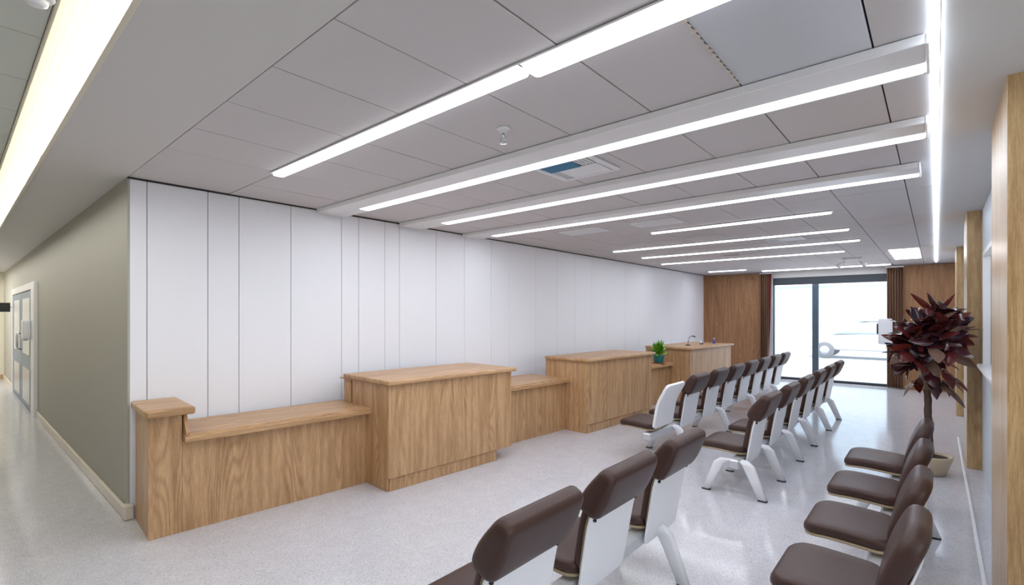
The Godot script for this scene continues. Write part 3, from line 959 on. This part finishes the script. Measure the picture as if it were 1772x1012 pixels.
func seat_row(label: String, zs: Array, x: float, legs: Array, lea: Material, shell_first := false, low := false, group := "beam seating in the waiting area") -> void:
	var z0: float = zs[0]
	var t := thing("beam_seating", label, "beam seating", Vector3(x, 0, z0), 0.0, group)
	for i in zs.size():
		var o := Vector3(0, 0, zs[i] - z0)
		var pan := part(t, "seat_pan", seat_parts.pan, M.piping, o)
		part(pan, "seat_cushion", seat_parts.cushion, lea)
		if shell_first and i == 0:
			var sh := part(pan, "back_shell", seat_parts.shell, M.white_plastic)
			sh.set_meta("label", "white back shell without a head roll")
		elif low:
			part(pan, "back_cushion", seat_parts.low_pad, lea)
			part(pan, "back_panel", seat_parts.low_panel, M.silver)
		else:
			part(pan, "back_cushion", seat_parts.pad, lea)
			part(pan, "back_frame", seat_parts.frame, M.bronze)
			part(pan, "head_roll", seat_parts.roll, lea)
			part(pan, "back_panel", seat_parts.panel, M.silver)
			for s in [-1.0, 1.0]:
				var q := curve_at(0.29, 0.018)
				var b := part(pan, "bolt", seat_parts.bolt, M.bolt, Vector3(q.x, q.y, s * 0.205))
				b.rotation.z = -PI / 2
		part(pan, "seat_bracket", boxm(Vector3(-0.2, 0.335, -0.03), Vector3(-0.03, 0.382, 0.03), 0.006), M.steel)
	var zl: float = zs[zs.size() - 1]
	part(t, "beam", boxm(Vector3(-0.125, 0.25, maxf(0.26, legs[0] - z0 + 0.06)), Vector3(-0.03, 0.338, zl - z0 - 0.26), 0.014), M.steel)
	for z in legs:
		var r := part(t, "leg", seat_parts.leg_rear, M.silver, Vector3(0, 0, z - z0))
		part(r, "foot", seat_parts.foot, M.rubber, Vector3(0.15, 0, 0))
		var f := part(t, "leg", seat_parts.leg_front, M.silver, Vector3(0, 0, z - z0))
		part(f, "foot", seat_parts.foot, M.rubber, Vector3(-0.34, 0, 0))

func build_seating() -> void:
	seat_meshes()
	seat_row("three brown padded seats on one beam, with silver back panels, opposite the first tall counter", [-1.51, -2.23, -2.95], -1.31, [-1.87, -2.93], M.leather)
	var zb := []
	var lb := []
	for k in 6:
		zb.append(-5.02 - k * 0.84)
	lb = [-4.72, -5.42, -6.30, -7.15, -8.25, -9.2]
	seat_row("six brown seats on one beam with white legs, in the middle of the hall", zb, -1.31, lb, M.leather)
	var zc := []
	var lc := []
	for k in 8:
		zc.append(-5.34 - k * 0.76)
		if k % 2 == 1: lc.append(-5.34 - k * 0.76 + 0.38)
	seat_row("long row of beam seats starting with a bare white shell, beside the far counters", zc, -2.36, lc, M.leather, true)
	seat_row("four brown padded beam seats along the oak columns, before the red-leaved tree", [-2.74, -3.52, -4.34, -5.22], -0.16, [-3.13, -4.78], M.leather, false, true)

# ------------------------------------------------------------------ plants
func leaf_mesh(l: float, w: float, droop: float, fold := 0.35) -> ArrayMesh:
	# grows along +y from its foot, bends towards +z
	var st := stool()
	var v := PackedVector3Array()
	var t := PackedInt32Array()
	var n := 7
	for i in n + 1:
		var k := float(i) / n
		var a := droop * k
		var c := Vector3(0, l * (sin(a) / droop if droop > 0.01 else k), l * (1.0 - cos(a)) / maxf(droop, 0.01))
		var hw := w * (0.10 + 0.90 * pow(sin(PI * pow(k, 0.8)), 0.9)) if i < n else 0.001
		var lift := Vector3(0, sin(a), -cos(a)).normalized() * hw * fold
		v.append(c + Vector3(-hw, 0, 0) - lift)
		v.append(c)
		v.append(c + Vector3(hw, 0, 0) - lift)
	for i in n:
		for j in 2:
			var a := i * 3 + j
			t.append_array([a, a + 1, a + 4, a, a + 4, a + 3])
	solid(st, v, t, PackedVector2Array(), 0, false)
	return done(st)

func build_tree() -> void:
	var base := Vector3(-0.07, 0, -6.7)
	var t := thing("red_leaved_tree", "tall potted tree with glossy dark burgundy leaves in a beige pot", "potted tree", base)
	var st := stool()
	lathe(st, [[0.0, 0.0], [0.10, 0.0], [0.12, 0.01], [0.165, 0.15], [0.175, 0.18], [0.175, 0.2], [0.157, 0.2], [0.15, 0.17], [0.0, 0.165]], Vector3(0.03, 0, 0), 28)
	part(t, "pot", done(st), M.pot_beige)
	st = stool()
	lathe(st, [[0.0, 0.16], [0.15, 0.16], [0.146, 0.178], [0.0, 0.188]], Vector3(0.03, 0, 0), 20)
	part(t, "soil", done(st), M.soil)
	st = stool()
	var path := []
	var rad := []
	for i in 14:
		var k := i / 13.0
		path.append(Vector3(0.02 * (1.0 - k) + 0.003 * sin(k * 17.0), 0.17 + 0.70 * k, 0.003 * cos(k * 19.0)))
		rad.append(0.036 - 0.006 * k + 0.003 * sin(k * 40.0))
	tube(st, path, rad, 12)
	part(t, "trunk", done(st), M.bark)
	var variants := []
	for d in [[0.28, 0.060, 0.7], [0.25, 0.068, 1.1], [0.31, 0.056, 0.5], [0.24, 0.072, 1.4]]:
		variants.append(leaf_mesh(d[0], d[1], d[2]))
	var mats := [M.leaf_a, M.leaf_a, M.leaf_b, M.leaf_e, M.leaf_b, M.leaf_d, M.leaf_c, M.leaf_a, M.leaf_d, M.leaf_e, M.leaf_a]
	var tips := []
	for k in 17:
		var a := TAU * k * 0.381966
		var r := 0.03 + 0.20 * sqrt((k + 0.5) / 17.0)
		var y := 1.70 - 0.36 * ((k * 7) % 17) / 17.0
		tips.append(Vector3(cos(a) * r, y, sin(a) * r))
	for tip in tips:
		st = stool()
		var p0 := Vector3(tip.x * 0.06, 0.82, tip.z * 0.06)
		var pts := []
		var rr := []
		for i in 7:
			var k := i / 6.0
			pts.append(p0.lerp(tip, k) + Vector3(tip.x, 0, tip.z) * (-0.25 * sin(PI * k)))
			rr.append(0.014 - 0.007 * k)
		tube(st, pts, rr, 7)
		part(t, "branch", done(st), M.stem)
	var count := 0
	for j in tips.size():
		var tip: Vector3 = tips[j]
		for k in 13:
			var az := TAU * k * 0.381966 + j * 0.7
			var lean := lerpf(0.35, 2.0, k / 12.0) + rng.randf_range(-0.15, 0.15)
			var pos: Vector3 = tip - Vector3(0, 0.018 * k, 0)
			var lm: Material = mats[(k * 3 + j * 7) % mats.size()]
			if (k + j) % 2 == 1 and lm == M.leaf_c: lm = M.leaf_b
			var l := part(t, "leaf", variants[(k + j) % 4], lm, pos)
			var bs := Basis(Vector3.UP, az) * Basis(Vector3.RIGHT, lean) * Basis(Vector3.UP, rng.randf_range(-1.2, 1.2))
			l.basis = bs.scaled_local(Vector3.ONE * rng.randf_range(0.75, 1.05))
			count += 1
	# drooping lower leaves round the stems
	for k in 38:
		var az := TAU * k * 0.381966 + 0.4
		var y := 0.92 + 0.40 * rng.randf()
		var r := rng.randf_range(0.03, 0.17)
		var l := part(t, "leaf", variants[(k * 3) % 4], mats[(k * 5 + 2) % mats.size()] if k % 4 > 0 else M.leaf_d, Vector3(sin(az) * r, y, cos(az) * r))
		l.basis = (Basis(Vector3.UP, az) * Basis(Vector3.RIGHT, rng.randf_range(1.3, 2.5))).scaled_local(Vector3.ONE * rng.randf_range(0.7, 1.0))

# ------------------------------------------------------------------ corridor things
func build_corridor_things() -> void:
	var z := COR_Z
	var d := thing("door_1", "grey glazed double door in a white frame on the corridor wall", "door", Vector3(-13.1, 0, z))
	tag(d, "", "", "", "structure")
	part(d, "frame_post", boxm(Vector3(1.65, 0, 0.0), Vector3(2.1, 2.2, 0.05), 0.005), M.white_paint)
	part(d, "frame_post", boxm(Vector3(-2.1, 0, 0.0), Vector3(-1.9, 2.2, 0.05), 0.005), M.white_paint)
	part(d, "frame_head", boxm(Vector3(-1.9, 2.08, 0.0), Vector3(1.65, 2.2, 0.05), 0.005), M.white_paint)
	for s in [0, 1]:
		var leaf := part(d, "door_leaf", boxm(Vector3(-1.88 + s * 1.77, 0.01, 0.0), Vector3(-0.13 + s * 1.77, 2.07, 0.035), 0.004), M.door_blue)
		part(leaf, "door_glazing", boxm(Vector3(-1.6 + s * 1.77, 0.95, 0.036), Vector3(-0.4 + s * 1.77, 1.95, 0.042), 0.002), M.white_plastic)
		part(leaf, "kick_plate", boxm(Vector3(-1.6 + s * 1.77, 0.1, 0.036), Vector3(-0.4 + s * 1.77, 0.7, 0.041), 0.002), M.steel)
		var st := stool()
		var hx: float = -0.25 + s * 0.22
		tube(st, [Vector3(hx, 1.0, 0.036), Vector3(hx, 1.0, 0.09), Vector3(hx, 1.05, 0.095), Vector3(hx, 1.25, 0.095), Vector3(hx, 1.3, 0.09), Vector3(hx, 1.3, 0.036)], 0.012)
		part(leaf, "handle", done(st), M.chrome)
	var b := thing("soap_dispenser", "small white wall dispenser beside the corridor door frame", "dispenser", Vector3(-11.5, 1.25, z + 0.05))
	var s2 := stool()
	slab(s2, 0.11, 0.16, 0.0, 0.10, 0.03, 0.02, func(p: Vector3): return Vector3(p.x, p.z + 0.16, p.y))
	part(b, "dispenser_body", done(s2), M.white_plastic)
	part(b, "lever", boxm(Vector3(-0.05, -0.03, 0.03), Vector3(0.05, 0.0, 0.09), 0.008), M.steel)
	var g := thing("projecting_sign", "small dark blank sign projecting from the corridor wall past the door", "sign", Vector3(-15.4, 1.72, z))
	part(g, "bracket", boxm(Vector3(-0.02, 0.08, 0.0), Vector3(0.02, 0.12, 0.06), 0.004), M.steel)
	part(g, "sign_plate", boxm(Vector3(-0.015, 0.0, 0.06), Vector3(0.015, 0.2, 0.26), 0.004), M.dark)

# ------------------------------------------------------------------ outside
func build_outside() -> void:
	struct("ground_outside", boxm(Vector3(-30, -0.25, -60), Vector3(24, -0.02, END_Z - 0.25), 0.0), M.pavement, "pale pavement outside the wide window", "pavement")
	struct("road_outside", boxm(Vector3(-30, -0.02, -26), Vector3(24, -0.012, -19), 0.0), M.road, "pale road outside the wide window", "road")
	var f := thing("street_building", "pale blue building across the street seen through the wide window", "building", Vector3(-4, -0.02, -34))
	part(f, "wall", boxm(Vector3(-16, 0, -4), Vector3(18, 9, 0), 0.02), M.facade)
	part(f, "ground_floor_band", boxm(Vector3(-16, 0, 0), Vector3(18, 0.8, 0.1), 0.02), M.facade_white)
	part(f, "cornice", boxm(Vector3(-16, 3.4, 0), Vector3(18, 3.8, 0.25), 0.02), M.facade_white)
	for k in 12:
		var w := part(f, "window", boxm(Vector3(-1.0, 1.0, 0.0), Vector3(1.0, 3.0, 0.08), 0.02), M.facade_white, Vector3(-14.0 + k * 2.8, 0, 0))
		part(w, "pane", boxm(Vector3(-0.85, 1.15, 0.08), Vector3(0.85, 2.85, 0.1), 0.01), M.car_glass)
	# parked car
	var c := thing("car", "white parked car on the road outside the wide window", "car", Vector3(-1.9, -0.012, -23.0))
	var prof := [[-2.1, 0.45, 0.62], [-2.05, 0.35, 0.78], [-1.2, 0.30, 0.92], [-0.2, 0.30, 0.95], [1.2, 0.30, 0.96], [1.95, 0.34, 0.92], [2.1, 0.45, 0.8]]
	var rings := []
	for q in prof:
		var r := []
		for a in round_ring(Vector3(q[0], (q[1] + q[2]) * 0.5, 0), Vector3.BACK, Vector3.UP, 0.86, (q[2] - q[1]) * 0.5, 20, 0.45): r.append(a)
		rings.append(r)
	var st := stool()
	loft(st, rings)
	part(c, "body", done(st), M.car_white)
	st = stool()
	rings = []
	for q in [[-1.1, 0.90, 0.94, 0.74], [-0.5, 0.90, 1.38, 0.62], [0.1, 0.90, 1.46, 0.60], [0.9, 0.90, 1.42, 0.60], [1.7, 0.90, 0.98, 0.70]]:
		rings.append(round_ring(Vector3(q[0], (q[1] + q[2]) * 0.5, 0), Vector3.BACK, Vector3.UP, q[3], (q[2] - q[1]) * 0.5, 20, 0.5))
	loft(st, rings)
	part(c, "cabin_glass", done(st), M.car_glass)
	st = stool()
	slab(st, 0.62, 0.56, 1.43, 1.475, 0.15, 0.02, func(p: Vector3): return p + Vector3(0.25, 0, 0))
	part(c, "roof", done(st), M.car_white)
	for q in [[-1.35, 0.78], [1.35, 0.78], [-1.35, -0.78], [1.35, -0.78]]:
		st = stool()
		rings = []
		for k in [[-0.1, 0.26], [-0.08, 0.31], [0.08, 0.31], [0.1, 0.26]]: rings.append(round_ring(Vector3(q[0], 0.32, q[1] + k[0]), Vector3.RIGHT, Vector3.UP, k[1], k[1], 20))
		loft(st, rings)
		var wh := part(c, "wheel", done(st), M.tyre)
		st = stool()
		rings = []
		for k in [[-0.105, 0.16], [0.105, 0.16]]: rings.append(round_ring(Vector3(q[0], 0.32, q[1] + k[0]), Vector3.RIGHT, Vector3.UP, k[1], k[1], 16))
		loft(st, rings)
		part(wh, "hubcap", done(st), M.steel)
	var b := thing("notice_box", "white rounded notice box with a dark edge fixed beside the window", "notice box", Vector3(-0.86, 1.28, END_Z + 0.26))
	st = stool()
	slab(st, 0.13, 0.29, -0.02, 0.02, 0.04, 0.012, func(p: Vector3): return Vector3(p.x, p.z, p.y))
	part(b, "case", done(st), M.white_plastic)
	st = stool()
	slab(st, 0.015, 0.12, -0.024, 0.024, 0.012, 0.006, func(p: Vector3): return Vector3(p.x - 0.14, p.z + 0.06, p.y))
	part(b, "edge_grip", done(st), M.dark)
	part(b, "bracket", boxm(Vector3(0.02, -0.02, -0.07), Vector3(0.06, 0.02, -0.02), 0.004), M.steel)

func _ready() -> void:
	rng.seed = 77
	camera_and_sky()
	make_materials()
	build_shell()
	build_ceiling()
	build_lights()
	build_counters()
	build_seating()
	build_tree()
	build_ceiling_things()
	build_counter_things()
	build_corridor_things()
	build_outside()
